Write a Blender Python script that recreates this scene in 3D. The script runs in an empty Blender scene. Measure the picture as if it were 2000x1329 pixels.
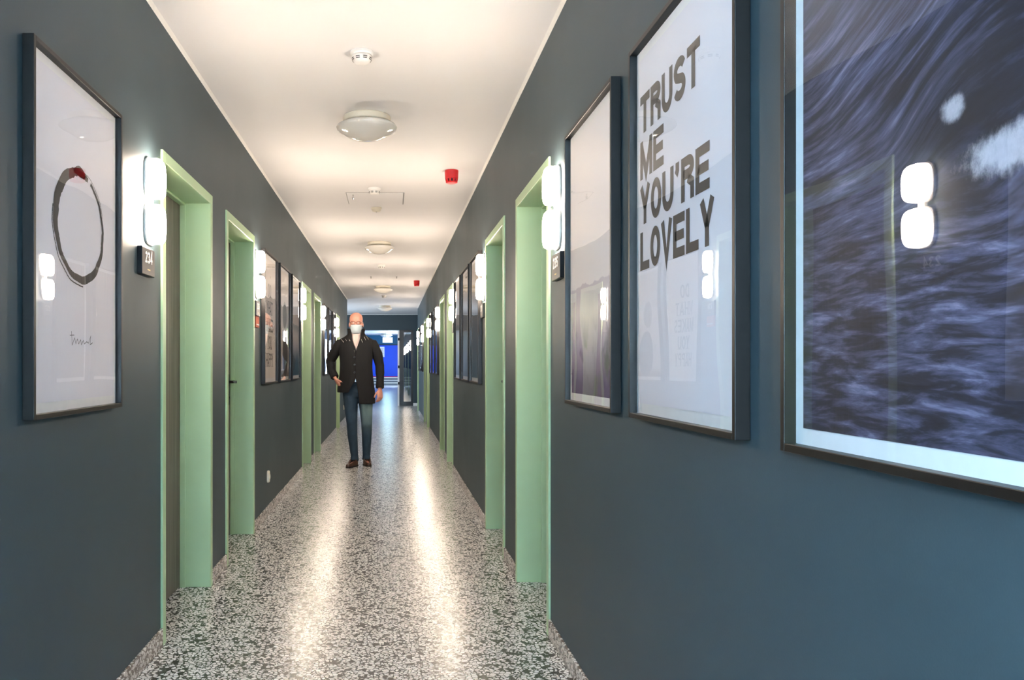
import bpy, bmesh, math, random
from mathutils import Vector, Matrix
PI = math.pi
random.seed(7)
S = bpy.context.scene
C = S.collection

# ------------------------------------------------------------------ camera, world, exposure
IMG_W, IMG_H, FPX = 2000, 1329, 1600.0
VPX, VPY = 763.0, 713.0            # where the corridor lines meet
CAM_H = 1.2
cam_d = bpy.data.cameras.new('camera')
cam = bpy.data.objects.new('camera', cam_d)
C.objects.link(cam)
cam_d.sensor_fit = 'HORIZONTAL'
cam_d.sensor_width = 36.0
cam_d.lens = 36.0 * FPX / IMG_W
cam_d.shift_x = (IMG_W / 2 - VPX) / IMG_W
cam_d.shift_y = (VPY - IMG_H / 2) / IMG_W
cam_d.clip_start = 0.05
cam_d.clip_end = 200
cam.location = (0, 0, CAM_H)
cam.rotation_euler = (PI / 2, 0, 0)
S.camera = cam
S.view_settings.view_transform = 'Standard'
S.view_settings.look = 'None'
S.view_settings.gamma = 1.0
S.view_settings.use_curve_mapping = False
S.view_settings.exposure = 2.68
cy = S.cycles
cy.use_denoising = True
cy.max_bounces = 8
cy.diffuse_bounces = 5
cy.glossy_bounces = 4
cy.transparent_max_bounces = 12
cy.sample_clamp_indirect = 6.0
cy.blur_glossy = 0.5
w = bpy.data.worlds.new('world')
S.world = w
w.use_nodes = True
w.node_tree.nodes['Background'].inputs[0].default_value = (0.55, 0.75, 1.0, 1)
w.node_tree.nodes['Background'].inputs[1].default_value = 1.0

SCONCE = 15.8          # radiance of the wall lamps
SCONCE_COL = (1.0, 0.815, 0.655)
DAY = 140.0              # cool daylight through an added, unseen side window behind the camera
DAY_BACK = 310.0         # cool daylight from an added end window, out of view behind the camera
DAY_SIDE = 12.0        # daylight added to the side recess, from an unseen window
DAY_FAR = 34.0         # daylight added to the stair hall, its window out of view


def area(name, loc, rot, sx, sy, power, col):
    l = bpy.data.lights.new(name, 'AREA')
    l.shape = 'RECTANGLE'
    l.size, l.size_y, l.energy, l.color = sx, sy, power, col
    o = bpy.data.objects.new(name, l)
    o.location, o.rotation_euler = loc, rot
    C.objects.link(o)
    return o


# dimensions (metres): corridor axis is +Y, camera above the origin
XL, XR, H = -0.98, 0.705, 2.676
YB = -3.0                            # wall behind the camera
YL_END, YR_END, Y_END = 18.45, 21.4, 24.0
WIN = (-2.9, -1.3, 1.25, 2.45)       # added window in the left wall, unseen behind the camera: y0 y1 z0 z1
HALL_L, HALL_R, HALL_END, HALL_H = -1.6, 1.6, 49.6, 3.0

area('added_side_daylight', (XL - 0.3, -2.1, 1.85), (0, -PI / 2, 0), 1.1, 1.55, DAY, (0.46, 0.74, 1.0))
area('added_back_daylight', (-0.14, YB - 0.02, 1.75), (PI / 2, 0, PI), 1.2, 1.4, DAY_BACK, (0.52, 0.77, 1.0))
area('added_recess_daylight', (-3.15, 21.2, 1.5), (0, -PI / 2, 0), 1.9, 2.2, DAY_SIDE, (0.75, 0.88, 1.0))
area('added_hall_daylight', (HALL_R - 0.02, 45.4, 1.6), (0, PI / 2, 0), 2.0, 3.0, DAY_FAR, (0.70, 0.84, 1.0))


# ------------------------------------------------------------------ node helpers
def srgb(r, g, b):
    f = lambda c: (c / 255 / 12.92) if c / 255 <= 0.04045 else ((c / 255 + 0.055) / 1.055) ** 2.4
    return (f(r), f(g), f(b), 1.0)


class N:
    """tiny helper for writing node graphs"""
    def __init__(self, name):
        self.m = bpy.data.materials.new(name)
        self.m.use_nodes = True
        self.t = self.m.node_tree
        self.bsdf = self.t.nodes['Principled BSDF']
        self.out = self.t.nodes['Material Output']
        self.co = None

    def put(self, sock, v):
        if hasattr(v, 'is_output'):
            self.t.links.new(v, sock)
        elif v is not None:
            if hasattr(sock.default_value, '__len__') and not hasattr(v, '__len__'):
                v = (v,) * len(sock.default_value)
            sock.default_value = v

    def new(self, kind, **kw):
        n = self.t.nodes.new(kind)
        for k, v in kw.items():
            setattr(n, k, v)
        return n

    def math(self, op, a, b=None, c=None, clamp=False):
        n = self.new('ShaderNodeMath', operation=op, use_clamp=clamp)
        self.put(n.inputs[0], a)
        if b is not None: self.put(n.inputs[1], b)
        if c is not None: self.put(n.inputs[2], c)
        return n.outputs[0]

    def add(self, a, b): return self.math('ADD', a, b)
    def sub(self, a, b): return self.math('SUBTRACT', a, b)
    def mul(self, a, b): return self.math('MULTIPLY', a, b)

    def ss(self, a, b, v):
        n = self.new('ShaderNodeMapRange', interpolation_type='SMOOTHSTEP')
        n.inputs['From Min'].default_value = min(a, b)
        n.inputs['From Max'].default_value = max(a, b)
        if a > b:
            n.inputs['To Min'].default_value = 1
            n.inputs['To Max'].default_value = 0
        self.put(n.inputs['Value'], v)
        return n.outputs[0]

    def xyz(self):
        if not self.co:
            n = self.new('ShaderNodeTexCoord')
            s = self.new('ShaderNodeSeparateXYZ')
            self.t.links.new(n.outputs['Object'], s.inputs[0])
            self.co = (s.outputs[0], s.outputs[1], s.outputs[2], n.outputs['Object'])
        return self.co

    def vec(self, x, y, z=0.0):
        n = self.new('ShaderNodeCombineXYZ')
        for i, v in enumerate((x, y, z)): self.put(n.inputs[i], v)
        return n.outputs[0]

    def noise(self, v, scale=1.0, detail=3.0, rough=0.5, dist=0.0):
        n = self.new('ShaderNodeTexNoise')
        self.put(n.inputs['Vector'], v)
        n.inputs['Scale'].default_value = scale
        n.inputs['Detail'].default_value = detail
        n.inputs['Roughness'].default_value = rough
        n.inputs['Distortion'].default_value = dist
        return n.outputs['Fac']

    def mix(self, f, a, b):
        n = self.new('ShaderNodeMix', data_type='RGBA')
        self.put(n.inputs[0], f)
        self.put(n.inputs[6], a)
        self.put(n.inputs[7], b)
        return n.outputs[2]

    def ramp(self, f, stops):
        n = self.new('ShaderNodeValToRGB')
        e = n.color_ramp.elements
        while len(e) < len(stops): e.new(0.5)
        for el, (p, c) in zip(e, stops):
            el.position, el.color = p, c
        self.put(n.inputs[0], f)
        return n.outputs[0]

    def bump(self, h, strength=0.1, dist=0.01):
        n = self.new('ShaderNodeBump')
        n.inputs['Strength'].default_value = strength
        n.inputs['Distance'].default_value = dist
        self.put(n.inputs['Height'], h)
        return n.outputs[0]

    def fin(self, col=None, rough=None, metal=None, normal=None, spec=None, coat=None):
        b = self.bsdf.inputs
        if col is not None: self.put(b['Base Color'], col)
        if rough is not None: self.put(b['Roughness'], rough)
        if metal is not None: self.put(b['Metallic'], metal)
        if normal is not None: self.put(b['Normal'], normal)
        if spec is not None: self.put(b['Specular IOR Level'], spec)
        if coat is not None: self.put(b['Coat Weight'], coat)
        return self.m


def plain(name, rgb, rough=0.5, metal=0.0, nscale=40.0, amt=0.06, bump=0.0, spec=None):
    n = N(name)
    co = n.xyz()[3]
    f = n.noise(co, nscale, 3)
    c = srgb(*rgb)
    lo = tuple(x * (1 - amt) for x in c[:3]) + (1,)
    hi = tuple(min(1, x * (1 + amt)) for x in c[:3]) + (1,)
    return n.fin(n.mix(f, lo, hi), rough, metal, n.bump(f, bump, 0.002) if bump else None, spec)


def emit(name, col, strength):
    n = N(name)
    n.bsdf.inputs['Base Color'].default_value = (0.9, 0.9, 0.9, 1)
    n.bsdf.inputs['Emission Color'].default_value = tuple(col[:3]) + (1,)
    n.bsdf.inputs['Emission Strength'].default_value = strength
    return n.m


M = {}


def wall_mat(name, rgb):
    n = N(name)
    co = n.xyz()[3]
    big = n.noise(co, 1.6, 3)
    fine = n.noise(co, 260, 2)
    v = n.noise(n.vec(n.mul(n.xyz()[0], 3.0), n.mul(n.xyz()[1], 3.0), n.mul(n.xyz()[2], 0.25)), 1.0, 2)
    c = srgb(*rgb)
    col = n.mix(n.add(n.mul(big, 0.5), n.mul(v, 0.5)), tuple(x * 0.88 for x in c[:3]) + (1,), tuple(x * 1.12 for x in c[:3]) + (1,))
    # scuffs: thin pale scratches
    sc = n.noise(n.vec(n.mul(n.xyz()[0], 9), n.mul(n.xyz()[1], 7), n.mul(n.xyz()[2], 40)), 1.0, 2, 0.5, 1.5)
    return n.fin(n.mix(n.mul(n.ss(0.80, 0.84, sc), 0.25), col, srgb(120, 130, 138)), n.add(0.46, n.mul(big, 0.12)), None, n.bump(fine, 0.12, 0.0015), 0.36)


def terrazzo(name, scale, floor=False, warm=False):
    n = N(name)
    x, y, z, co = n.xyz()
    wob = n.new('ShaderNodeTexNoise'); wob.inputs['Scale'].default_value = 70; n.put(wob.inputs['Vector'], co)
    off = n.new('ShaderNodeVectorMath', operation='SCALE'); n.put(off.inputs[0], wob.outputs['Color']); off.inputs['Scale'].default_value = 0.016
    ad = n.new('ShaderNodeVectorMath', operation='ADD'); n.put(ad.inputs[0], co); n.put(ad.inputs[1], off.outputs[0])
    v1 = n.new('ShaderNodeTexVoronoi', feature='DISTANCE_TO_EDGE'); v1.inputs['Scale'].default_value = scale; n.put(v1.inputs['Vector'], ad.outputs[0])
    v2 = n.new('ShaderNodeTexVoronoi', feature='F1'); v2.inputs['Scale'].default_value = scale; n.put(v2.inputs['Vector'], ad.outputs[0])
    s = n.new('ShaderNodeSeparateColor'); n.put(s.inputs[0], v2.outputs['Color'])
    th = n.add(n.mul(s.outputs[0], 0.12), 0.05)
    chip = n.math('GREATER_THAN', v1.outputs['Distance'], th)
    chip = n.mul(chip, n.math('GREATER_THAN', s.outputs[1], 0.10))
    base = n.mix(n.noise(co, 60, 2), srgb(26, 33, 32), srgb(56, 62, 60))
    chipc = n.mix(s.outputs[2], srgb(222, 221, 218), srgb(252, 251, 249))
    v3 = n.new('ShaderNodeTexVoronoi', feature='F1'); v3.inputs['Scale'].default_value = scale * 3.2; n.put(v3.inputs['Vector'], co)
    small = n.math('LESS_THAN', v3.outputs['Distance'], 0.30)
    base = n.mix(n.mul(small, 0.35), base, srgb(165, 165, 158))
    col = n.mix(chip, base, chipc)
    if warm: col = n.mix(0.25, col, srgb(190, 165, 150))
    rough = n.add(0.20, n.mul(n.noise(co, 3.0, 3), 0.10))
    if floor:
        line = None
        def seg(px, y0, y1, wd=0.0013):
            a = n.math('LESS_THAN', n.math('ABSOLUTE', n.sub(x, px)), wd)
            b = n.mul(n.math('GREATER_THAN', y, y0), n.math('LESS_THAN', y, y1))
            return n.mul(a, b)
        for px, y0, y1 in ((-0.393, 3.64, 4.9), (0.127, 4.96, 6.15), (0.305, 7.62, 8.85), (-0.42, 6.3, 7.5), (0.12, 2.5, 3.7), (-0.30, 12.2, 13.4), (0.25, 14, 15.2)):
            g = seg(px, y0, y1)
            line = g if line is None else n.math('MAXIMUM', line, g)
        cr = n.math('LESS_THAN', n.math('ABSOLUTE', n.sub(n.math('MODULO', n.add(y, 0.04), 1.2), 0.6)), 0.0012)
        line = n.math('MAXIMUM', line, n.mul(cr, 0.35))
        col = n.mix(line, col, srgb(60, 52, 45))
    return n.fin(col, rough, None, None, 0.55)


M['wall'] = wall_mat('wall_paint', (60, 76, 82))
M['wall_end'] = wall_mat('end_wall_paint', (58, 72, 78))
M['ceiling'] = plain('ceiling_paint', (234, 232, 232), 0.62, 0, 2.5, 0.02)
M['terrazzo'] = terrazzo('terrazzo_floor', 53.0, True)
M['terrazzo_base'] = terrazzo('terrazzo_skirting', 56.0, False, True)
M['green'] = plain('green_lacquer', (178, 208, 164), 0.38, 0, 6, 0.04)
M['white_paint'] = plain('white_paint', (235, 233, 228), 0.5)
M['white_plastic'] = plain('white_plastic', (232, 230, 226), 0.3, 0, 30, 0.02)
M['cream_plastic'] = plain('cream_plastic', (228, 222, 204), 0.35, 0, 30, 0.02)
M['opal'] = plain('opal_glass', (226, 222, 214), 0.08, 0, 10, 0.01, 0, 0.6)
M['grey_metal'] = plain('grey_metal', (150, 148, 145), 0.35, 0.7)
M['chrome'] = plain('steel', (200, 200, 200), 0.2, 1.0)
M['black_metal'] = plain('black_metal', (22, 22, 24), 0.35, 0.4)
M['black_frame'] = plain('black_frame', (20, 16, 14), 0.42, 0.0, 60, 0.1, 0, 0.38)
M['plaque'] = plain('plaque_plate', (34, 33, 36), 0.3, 0.3)
M['white_ink'] = plain('white_ink', (238, 238, 235), 0.5)
M['gold_ink'] = plain('yellow_ink', (210, 190, 130), 0.5)
M['dark_slot'] = plain('dark_slot', (30, 30, 32), 0.6)
M['red_plastic'] = plain('red_plastic', (215, 30, 34), 0.45, 0, 20, 0.04)
M['matboard'] = plain('mat_board', (250, 250, 250), 0.8)
M['paper'] = plain('poster_paper', (244, 242, 250), 0.75, 0, 3, 0.015)
M['warm_paper'] = plain('warm_paper', (246, 236, 230), 0.75, 0, 3, 0.015)
M['ink'] = plain('black_ink', (38, 40, 46), 0.6, 0, 90, 0.3)
M['grey_ink'] = plain('grey_ink', (52, 50, 52), 0.6, 0, 30, 0.05)
M['red_ink'] = plain('red_ink', (150, 20, 34), 0.6, 0, 90, 0.3)
M['orange_paper'] = plain('orange_card', (205, 112, 88), 0.7)
M['sconce'] = emit('lamp_diffuser', SCONCE_COL, SCONCE)
M['exit_light'] = emit('exit_sign_face', (0.55, 0.9, 1.0), 7.0)
M['door_dark'] = plain('dark_door_metal', (38, 46, 52), 0.35, 0.2)
M['alu'] = plain('aluminium_edge', (225, 225, 225), 0.35, 0.2)
M['blue_paint'] = plain('blue_door_paint', (18, 78, 226), 0.5, 0, 3, 0.08)
M['teal_paint'] = plain('teal_wall_paint', (14, 92, 132), 0.5, 0, 3, 0.08)
M['grey_step'] = plain('grey_step', (92, 100, 108), 0.5)
M['sky_pane'] = None


def wood_mat():
    n = N('grey_oak_veneer')
    x, y, z, co = n.xyz()
    g = n.noise(n.vec(n.mul(x, 60), n.mul(y, 60), n.mul(z, 1.2)), 1.0, 4, 0.6, 0.6)
    col = n.ramp(g, [(0.25, srgb(74, 66, 62)), (0.5, srgb(108, 99, 93)), (0.75, srgb(140, 130, 122))])
    return n.fin(col, 0.45, None, n.bump(g, 0.1, 0.002))


M['wood'] = wood_mat()


def glass_mat(name, boost, wave=0.0, tint=(1, 1, 1, 1), base=0.0):
    n = N(name)
    t = n.t
    t.nodes.remove(n.bsdf)
    tr = n.new('ShaderNodeBsdfTransparent'); tr.inputs[0].default_value = tint
    gl = n.new('ShaderNodeBsdfGlossy'); gl.inputs['Roughness'].default_value = 0.0
    lw = n.new('ShaderNodeLayerWeight'); lw.inputs[0].default_value = 0.5
    fr = n.add(0.04, n.mul(n.math('POWER', lw.outputs['Facing'], 5.0), 0.96))
    f = n.math('ADD', n.mul(fr, boost), base, clamp=True)
    if wave:
        b = n.bump(n.noise(n.xyz()[3], 2.2, 1.0), wave, 0.01)
        n.put(gl.inputs['Normal'], b)
    mx = n.new('ShaderNodeMixShader')
    n.put(mx.inputs[0], f)
    t.links.new(tr.outputs[0], mx.inputs[1])
    t.links.new(gl.outputs[0], mx.inputs[2])
    t.links.new(mx.outputs[0], n.out.inputs[0])
    return n.m


M['pane'] = glass_mat('picture_glazing', 1.1, 0.2)
M['door_glass'] = glass_mat('door_glazing', 2.0, 0.0, (0.55, 0.6, 0.62, 1), 0.22)
M['window_glass'] = glass_mat('window_glazing', 1.6)


# ------------------------------------------------------------------ mesh helpers
class MB:
    def __init__(self):
        self.v, self.f, self.mi, self.cur = [], [], [], 0

    def quad(self, *p):
        i = len(self.v)
        self.v += [tuple(q) for q in p]
        self.f.append(tuple(range(i, i + len(p)))); self.mi.append(self.cur)
        return self

    def box(self, x0, x1, y0, y1, z0, z1):
        i = len(self.v)
        self.v += [(x, y, z) for z in (z0, z1) for y in (y0, y1) for x in (x0, x1)]
        for q in ((0, 2, 3, 1), (4, 5, 7, 6), (0, 1, 5, 4), (2, 6, 7, 3), (0, 4, 6, 2), (1, 3, 7, 5)):
            self.f.append(tuple(i + k for k in q)); self.mi.append(self.cur)
        return self

    def rings(self, rings, cap=True, closed=True):
        """rings: list of equal-length point lists"""
        i, n = len(self.v), len(rings[0])
        for r in rings: self.v += [tuple(p) for p in r]
        for a in range(len(rings) - 1):
            for k in range(n if closed else n - 1):
                k2 = (k + 1) % n
                self.f.append((i + a * n + k, i + a * n + k2, i + (a + 1) * n + k2, i + (a + 1) * n + k)); self.mi.append(self.cur)
        if cap and closed:
            self.f.append(tuple(i + k for k in reversed(range(n)))); self.mi.append(self.cur)
            b = i + (len(rings) - 1) * n
            self.f.append(tuple(b + k for k in range(n))); self.mi.append(self.cur)
        return self

    def lathe(self, prof, n=32, axis='z', c=(0, 0, 0)):
        R = []
        for r, h in prof:
            ring = []
            for k in range(n):
                a = 2 * PI * k / n
                p = (r * math.cos(a), r * math.sin(a), h)
                if axis == 'y': p = (p[0], h, p[1])
                if axis == 'x': p = (h, p[0], p[1])
                ring.append((p[0] + c[0], p[1] + c[1], p[2] + c[2]))
            R.append(ring)
        return self.rings(R)

    def tube(self, pts, rad, n=12, flat=1.0, up=Vector((0, 1, 0)), power=2.0):
        """tapering limb; rad = list of radii or (across, depth) pairs"""
        pts = [Vector(p) for p in pts]
        R = []
        for i, p in enumerate(pts):
            t = (pts[min(i + 1, len(pts) - 1)] - pts[max(i - 1, 0)]).normalized()
            s = t.cross(up)
            if s.length < 1e-3: s = t.cross(Vector((1, 0, 0)))
            s.normalize()
            d = s.cross(t).normalized()
            r = rad[i] if hasattr(rad, '__len__') else rad
            ra, rb = r if hasattr(r, '__len__') else (r, r * flat)
            ring = []
            for k in range(n):
                a = 2 * PI * k / n
                ca, sa = math.cos(a), math.sin(a)
                e = 2.0 / power
                ring.append(p + s * ra * math.copysign(abs(ca) ** e, ca) + d * rb * math.copysign(abs(sa) ** e, sa))
            R.append(ring)
        return self.rings(R)

    def ball(self, c, rx, ry, rz, n=16, m=10):
        R = []
        for j in range(m + 1):
            th = PI * (j + 0.02) / (m + 0.04)
            R.append([(c[0] + rx * math.sin(th) * math.cos(2 * PI * k / n), c[1] + ry * math.sin(th) * math.sin(2 * PI * k / n), c[2] - rz * math.cos(th)) for k in range(n)])
        return self.rings(R)

    def mesh(self, name, mats, smooth=False):
        me = bpy.data.meshes.new(name)
        me.from_pydata(self.v, [], self.f)
        mats = mats if isinstance(mats, (list, tuple)) else [mats]
        for m in mats: me.materials.append(m)
        for p, mi in zip(me.polygons, self.mi):
            p.material_index = mi
            p.use_smooth = smooth
        bm = bmesh.new(); bm.from_mesh(me)
        bmesh.ops.recalc_face_normals(bm, faces=bm.faces)
        bm.to_mesh(me); bm.free()
        return me

    def build(self, name, mats, parent=None, smooth=False, bevel=0.0, seg=2, loc=None):
        o = bpy.data.objects.new(name, self.mesh(name, mats, smooth))
        C.objects.link(o)
        if parent is not None: o.parent = parent
        if loc is not None: o.location = loc
        if bevel:
            b = o.modifiers.new('bevel', 'BEVEL'); b.width = bevel; b.segments = seg; b.limit_method = 'ANGLE'; b.angle_limit = 0.7
        return o


def tag(o, label=None, cat=None, group=None, kind=None):
    if label: o['label'] = label
    if cat: o['category'] = cat
    if group: o['group'] = group
    if kind: o['kind'] = kind
    return o


def empty(name, loc, rz=0.0):
    o = bpy.data.objects.new(name, None)
    C.objects.link(o)
    o.location = loc
    o.rotation_euler = (0, 0, rz)
    o.empty_display_size = 0.05
    return o


def kids(o): return [c for c in C.objects if c.parent == o]


def copy_tree(o, parent=None):
    c = o.copy(); C.objects.link(c); c.parent = parent
    for ch in kids(o): copy_tree(ch, c)
    return c


def struct(mb, name, mat, parent=None, **kw):
    o = mb.build(name, mat, parent, **kw)
    if parent is None: o['kind'] = 'structure'
    return o


LW = dict(x=XL, rz=PI / 2)      # a thing on the left wall: local x -> +Y, local -y -> into the corridor
RW = dict(x=XR, rz=-PI / 2)


def on_wall(name, side, yc, z=0.0):
    s = LW if side == 'L' else RW
    return empty(name, (s['x'], yc, z), s['rz'])


# ------------------------------------------------------------------ setting
DW = 0.97
DOORS_L = [(3.49, 4.467), (4.854, 5.85), (9.04, 10.02), (10.42, 11.40), (14.70, 15.65)]
DOORS_R = [(3.61, 4.565), (5.04, 6.03), (9.21, 10.17), (10.66, 11.63), (14.81, 15.77), (16.27, 17.23), (20.38, 21.34)]
DTOP = 2.12
TW = 0.30


def wall_mesh(x0, x1, ys, ye, doors, extra=None):
    mb = MB()
    cur = ys
    holes = [(a, b, 0.0, DTOP) for a, b in doors] + (extra or [])
    for a, b, z0, z1 in sorted(holes):
        mb.box(x0, x1, cur, a, 0, H)
        if z0 > 0: mb.box(x0, x1, a, b, 0, z0)
        mb.box(x0, x1, a, b, z1, H)
        cur = b
    mb.box(x0, x1, cur, ye, 0, H)
    return mb


struct(wall_mesh(XL - TW, XL, YB, YL_END, DOORS_L, [WIN]), 'wall_left', M['wall'])
struct(wall_mesh(XR, XR + TW, YB, YR_END, DOORS_R), 'wall_right', M['wall'])
struct(MB().box(XL - TW, -.74, YB - 0.2, YB, 0, H).box(.46, XR + TW, YB - 0.2, YB, 0, H).box(-.74, .46, YB - 0.2, YB, 0, 1.0).box(-.74, .46, YB - 0.2, YB, 2.45, H), 'wall_back', M['wall'])
o = struct(MB().box(-.74, -.69, YB - .12, YB - .06, 1.0, 2.45).box(.41, .46, YB - .12, YB - .06, 1.0, 2.45).box(-.69, .41, YB - .12, YB - .06, 1.0, 1.05).box(-.69, .41, YB - .12, YB - .06, 2.40, 2.45).box(-.16, -.12, YB - .12, YB - .06, 1.05, 2.40), 'added_window_3', M['white_paint'])  # unseen end window, added as a source of daylight
MB().box(-.76, .48, YB - .06, YB + .03, .97, 1.0).build('added_window_sill', M['white_paint'], o)
# recess beyond the left wall, recess beyond the right wall
RL, RR = -3.2, 1.55
struct(MB().box(RL - 0.2, RL, YL_END - 0.3, 20.1, 0, H).box(RL - 0.2, RL, 22.3, Y_END, 0, H).box(RL - 0.2, RL, 20.1, 22.3, 0, .55).box(RL - 0.2, RL, 20.1, 22.3, 2.45, H).box(RL, XL - TW, YL_END - 0.3, YL_END, 0, H), 'wall_recess_left', M['wall_end'])
struct(MB().box(RL - .12, RL - .06, 20.1, 22.3, .55, .61).box(RL - .12, RL - .06, 20.1, 22.3, 2.39, 2.45).box(RL - .12, RL - .06, 20.1, 20.16, .61, 2.39).box(RL - .12, RL - .06, 22.24, 22.3, .61, 2.39).box(RL - .12, RL - .06, 21.17, 21.23, .61, 2.39), 'added_window_4', M['white_paint'])  # unseen recess window, added for the daylight near the end wall
struct(MB().box(RR, RR + 0.2, YR_END - 0.3, Y_END, 0, H).box(XR + TW, RR, YR_END - 0.3, YR_END, 0, H), 'wall_recess_right', M['wall_end'])
# end wall with the way through: x -0.95 .. 0.66, up to z 2.22
OPX0, OPX1, OPZ = -0.95, 0.66, 2.22
struct(MB().box(RL, OPX0, Y_END, Y_END + 0.25, 0, H).box(OPX1, RR, Y_END, Y_END + 0.25, 0, H).box(OPX0, OPX1, Y_END, Y_END + 0.25, OPZ, H), 'wall_end', M['wall_end'])
struct(MB().box(RL - 0.2, RR + 0.2, YB - 0.2, HALL_END + 0.6, -0.1, 0), 'floor', M['terrazzo'])
struct(MB().box(RL - 0.2, RR + 0.2, YB - 0.2, Y_END + 0.25, H, H + 0.1), 'ceiling', M['ceiling'])
# stair hall beyond
hy = Y_END + 0.25
struct(MB().box(HALL_L - 0.2, HALL_L, hy, HALL_END, 0, HALL_H), 'wall_hall_left', M['teal_paint'])
struct(MB().box(HALL_R, HALL_R + 0.2, hy, 43.9, 0, HALL_H).box(HALL_R, HALL_R + 0.2, 46.9, HALL_END, 0, HALL_H).box(HALL_R, HALL_R + 0.2, 43.9, 46.9, 0, 0.6).box(HALL_R, HALL_R + 0.2, 43.9, 46.9, 2.6, HALL_H), 'wall_hall_right', M['teal_paint'])
struct(MB().box(HALL_L - 0.2, HALL_R + 0.2, HALL_END, HALL_END + 0.2, 0, HALL_H), 'wall_hall_end', M['teal_paint'])
struct(MB().box(HALL_L - 0.2, HALL_R + 0.2, hy, HALL_END + 0.2, HALL_H, HALL_H + 0.1).box(HALL_L - 0.2, HALL_R + 0.2, hy - 0.02, hy, H, HALL_H), 'ceiling_hall', M['ceiling'])


def skirting(name, x0, x1, ys, ye, doors):
    mb = MB(); cur = ys
    for a, b in doors:
        mb.box(x0, x1, cur, a - 0.001, 0, 0.078); cur = b + 0.001
    mb.box(x0, x1, cur, ye, 0, 0.078)
    return struct(mb, name, M['terrazzo_base'], bevel=0.002)


skirting('baseboard_left', XL, XL + 0.011, YB, YL_END, DOORS_L)
skirting('baseboard_right', XR - 0.011, XR, YB, YR_END, DOORS_R)
struct(MB().box(OPX1, RR, Y_END - 0.011, Y_END, 0, 0.078).box(RL, OPX0, Y_END - 0.011, Y_END, 0, 0.078), 'baseboard_end', M['white_paint'])


def cove(name, pts):
    (x0, y0), (x1, y1), (nx, ny) = pts
    d = 0.014
    prof = [(0, 0), (0, -d), (d * .35, -d * .45), (d, 0)]
    R = []
    for (x, y) in ((x0, y0), (x1, y1)):
        R.append([(x + nx * a, y + ny * a, H + b) for a, b in prof])
    struct(MB().rings(R), name, M['white_paint'])


cove('trim_1', ((XL, YB), (XL, YL_END), (1, 0)))
cove('trim_2', ((XR, YB), (XR, YR_END), (-1, 0)))
cove('trim_3', ((RL, Y_END), (RR, Y_END), (0, -1)))

# unseen window added behind the camera to let cool daylight in
y0, y1, z0, z1 = WIN
wf = MB()
wx0, wx1 = XL - 0.20, XL - 0.13
for a, b, c_, d_ in ((y0, y1, z0, z0 + .06), (y0, y1, z1 - .06, z1), (y0, y0 + .06, z0 + .06, z1 - .06), (y1 - .06, y1, z0 + .06, z1 - .06), ((y0 + y1) / 2 - .035, (y0 + y1) / 2 + .035, z0 + .06, z1 - .06)):
    wf.box(wx0, wx1, a, b, c_, d_)
win = struct(wf, 'added_window_1', M['white_paint'], bevel=0.004)
MB().quad((XL - .165, y0 + .05, z0 + .05), (XL - .165, y1 - .05, z0 + .05), (XL - .165, y1 - .05, z1 - .05), (XL - .165, y0 + .05, z1 - .05)).build('added_window_pane', M['window_glass'], win)
MB().box(XL - .13, XL + .03, y0 - .03, y1 + .03, z0 - .03, z0).build('added_window_sill', M['white_paint'], win, bevel=.004)
wf = MB()
for a, b, c_, d_ in ((43.9, 46.9, .6, .66), (43.9, 46.9, 2.54, 2.6), (43.9, 43.96, .66, 2.54), (46.84, 46.9, .66, 2.54), (45.37, 45.43, .66, 2.54)):
    wf.box(HALL_R + .05, HALL_R + .12, a, b, c_, d_)
win = struct(wf, 'added_window_2', M['white_paint'])  # hall window out of view, added to light the stair hall


# ------------------------------------------------------------------ doors
def lever(side):
    """lever handle with a plate, at the origin, pointing to local +x * side"""
    mb = MB()
    mb.box(-0.019, 0.019, -0.008, 0, -0.16, 0.055)
    mb.lathe([(0.0, -0.06), (0.009, -0.06), (0.010, -0.052), (0.010, -0.008), (0.014, -0.006)], 14, 'y')
    mb.tube([(0, -0.052, 0), (0.02 * side, -0.056, 0), (0.06 * side, -0.056, 0), (0.125 * side, -0.054, 0.0)], [(.0095, .0095), (.0095, .0095), (.009, .0075), (.009, .006)], 12, up=Vector((0, 0, 1)))
    mb.lathe([(0.0, -0.011), (0.008, -0.011), (0.008, 0)], 12, 'y', (0, 0, -0.11))
    return mb


def door(n, side, a, b, handle, dark=True):
    yc, wd = (a + b) / 2, b - a
    r = on_wall('door_%d' % n, side, yc)
    r['kind'] = 'structure'
    h = wd / 2; f = 0.05; dp = 0.155; pr = 0.010
    def prof(k):   # open U path
        x = h - k
        return x
    mb = MB()
    z = DTOP
    mb.box(-h, -h + f, -pr, dp, 0, z).box(h - f, h, -pr, dp, 0, z).box(-h + f, h - f, -pr, dp, z - f, z)
    # rebate for the leaf, a little narrower than the lining
    mb.box(-h + f, -h + f + .012, dp - .03, dp, 0, z - f).box(h - f - .012, h - f, dp - .03, dp, 0, z - f).box(-h + f, h - f, dp - .03, dp, z - f - .012, z - f)
    mb.build('frame', M['green'], r, bevel=0.003)
    lf = MB().box(-h + .02, h - .02, dp, dp + 0.042, 0.006, z - .02).build('door_leaf', M['wood'], r, bevel=.002)
    # handle: 'near' or 'far' seen from the camera
    sx = 1 if (side == 'L') == (handle == 'far') else -1
    hd = lever(-sx).build('handle', M['black_metal'], lf, smooth=False, bevel=.001)
    hd.location = (sx * (h - f - .075), dp, 1.08)
    return r


k = 0
for i, (a, b) in enumerate(DOORS_L):
    k += 1; door(k, 'L', a, b, 'near' if i % 2 == 0 else 'far')
for i, (a, b) in enumerate(DOORS_R):
    k += 1; door(k, 'R', a, b, 'near' if i % 2 == 0 else 'far')

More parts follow.
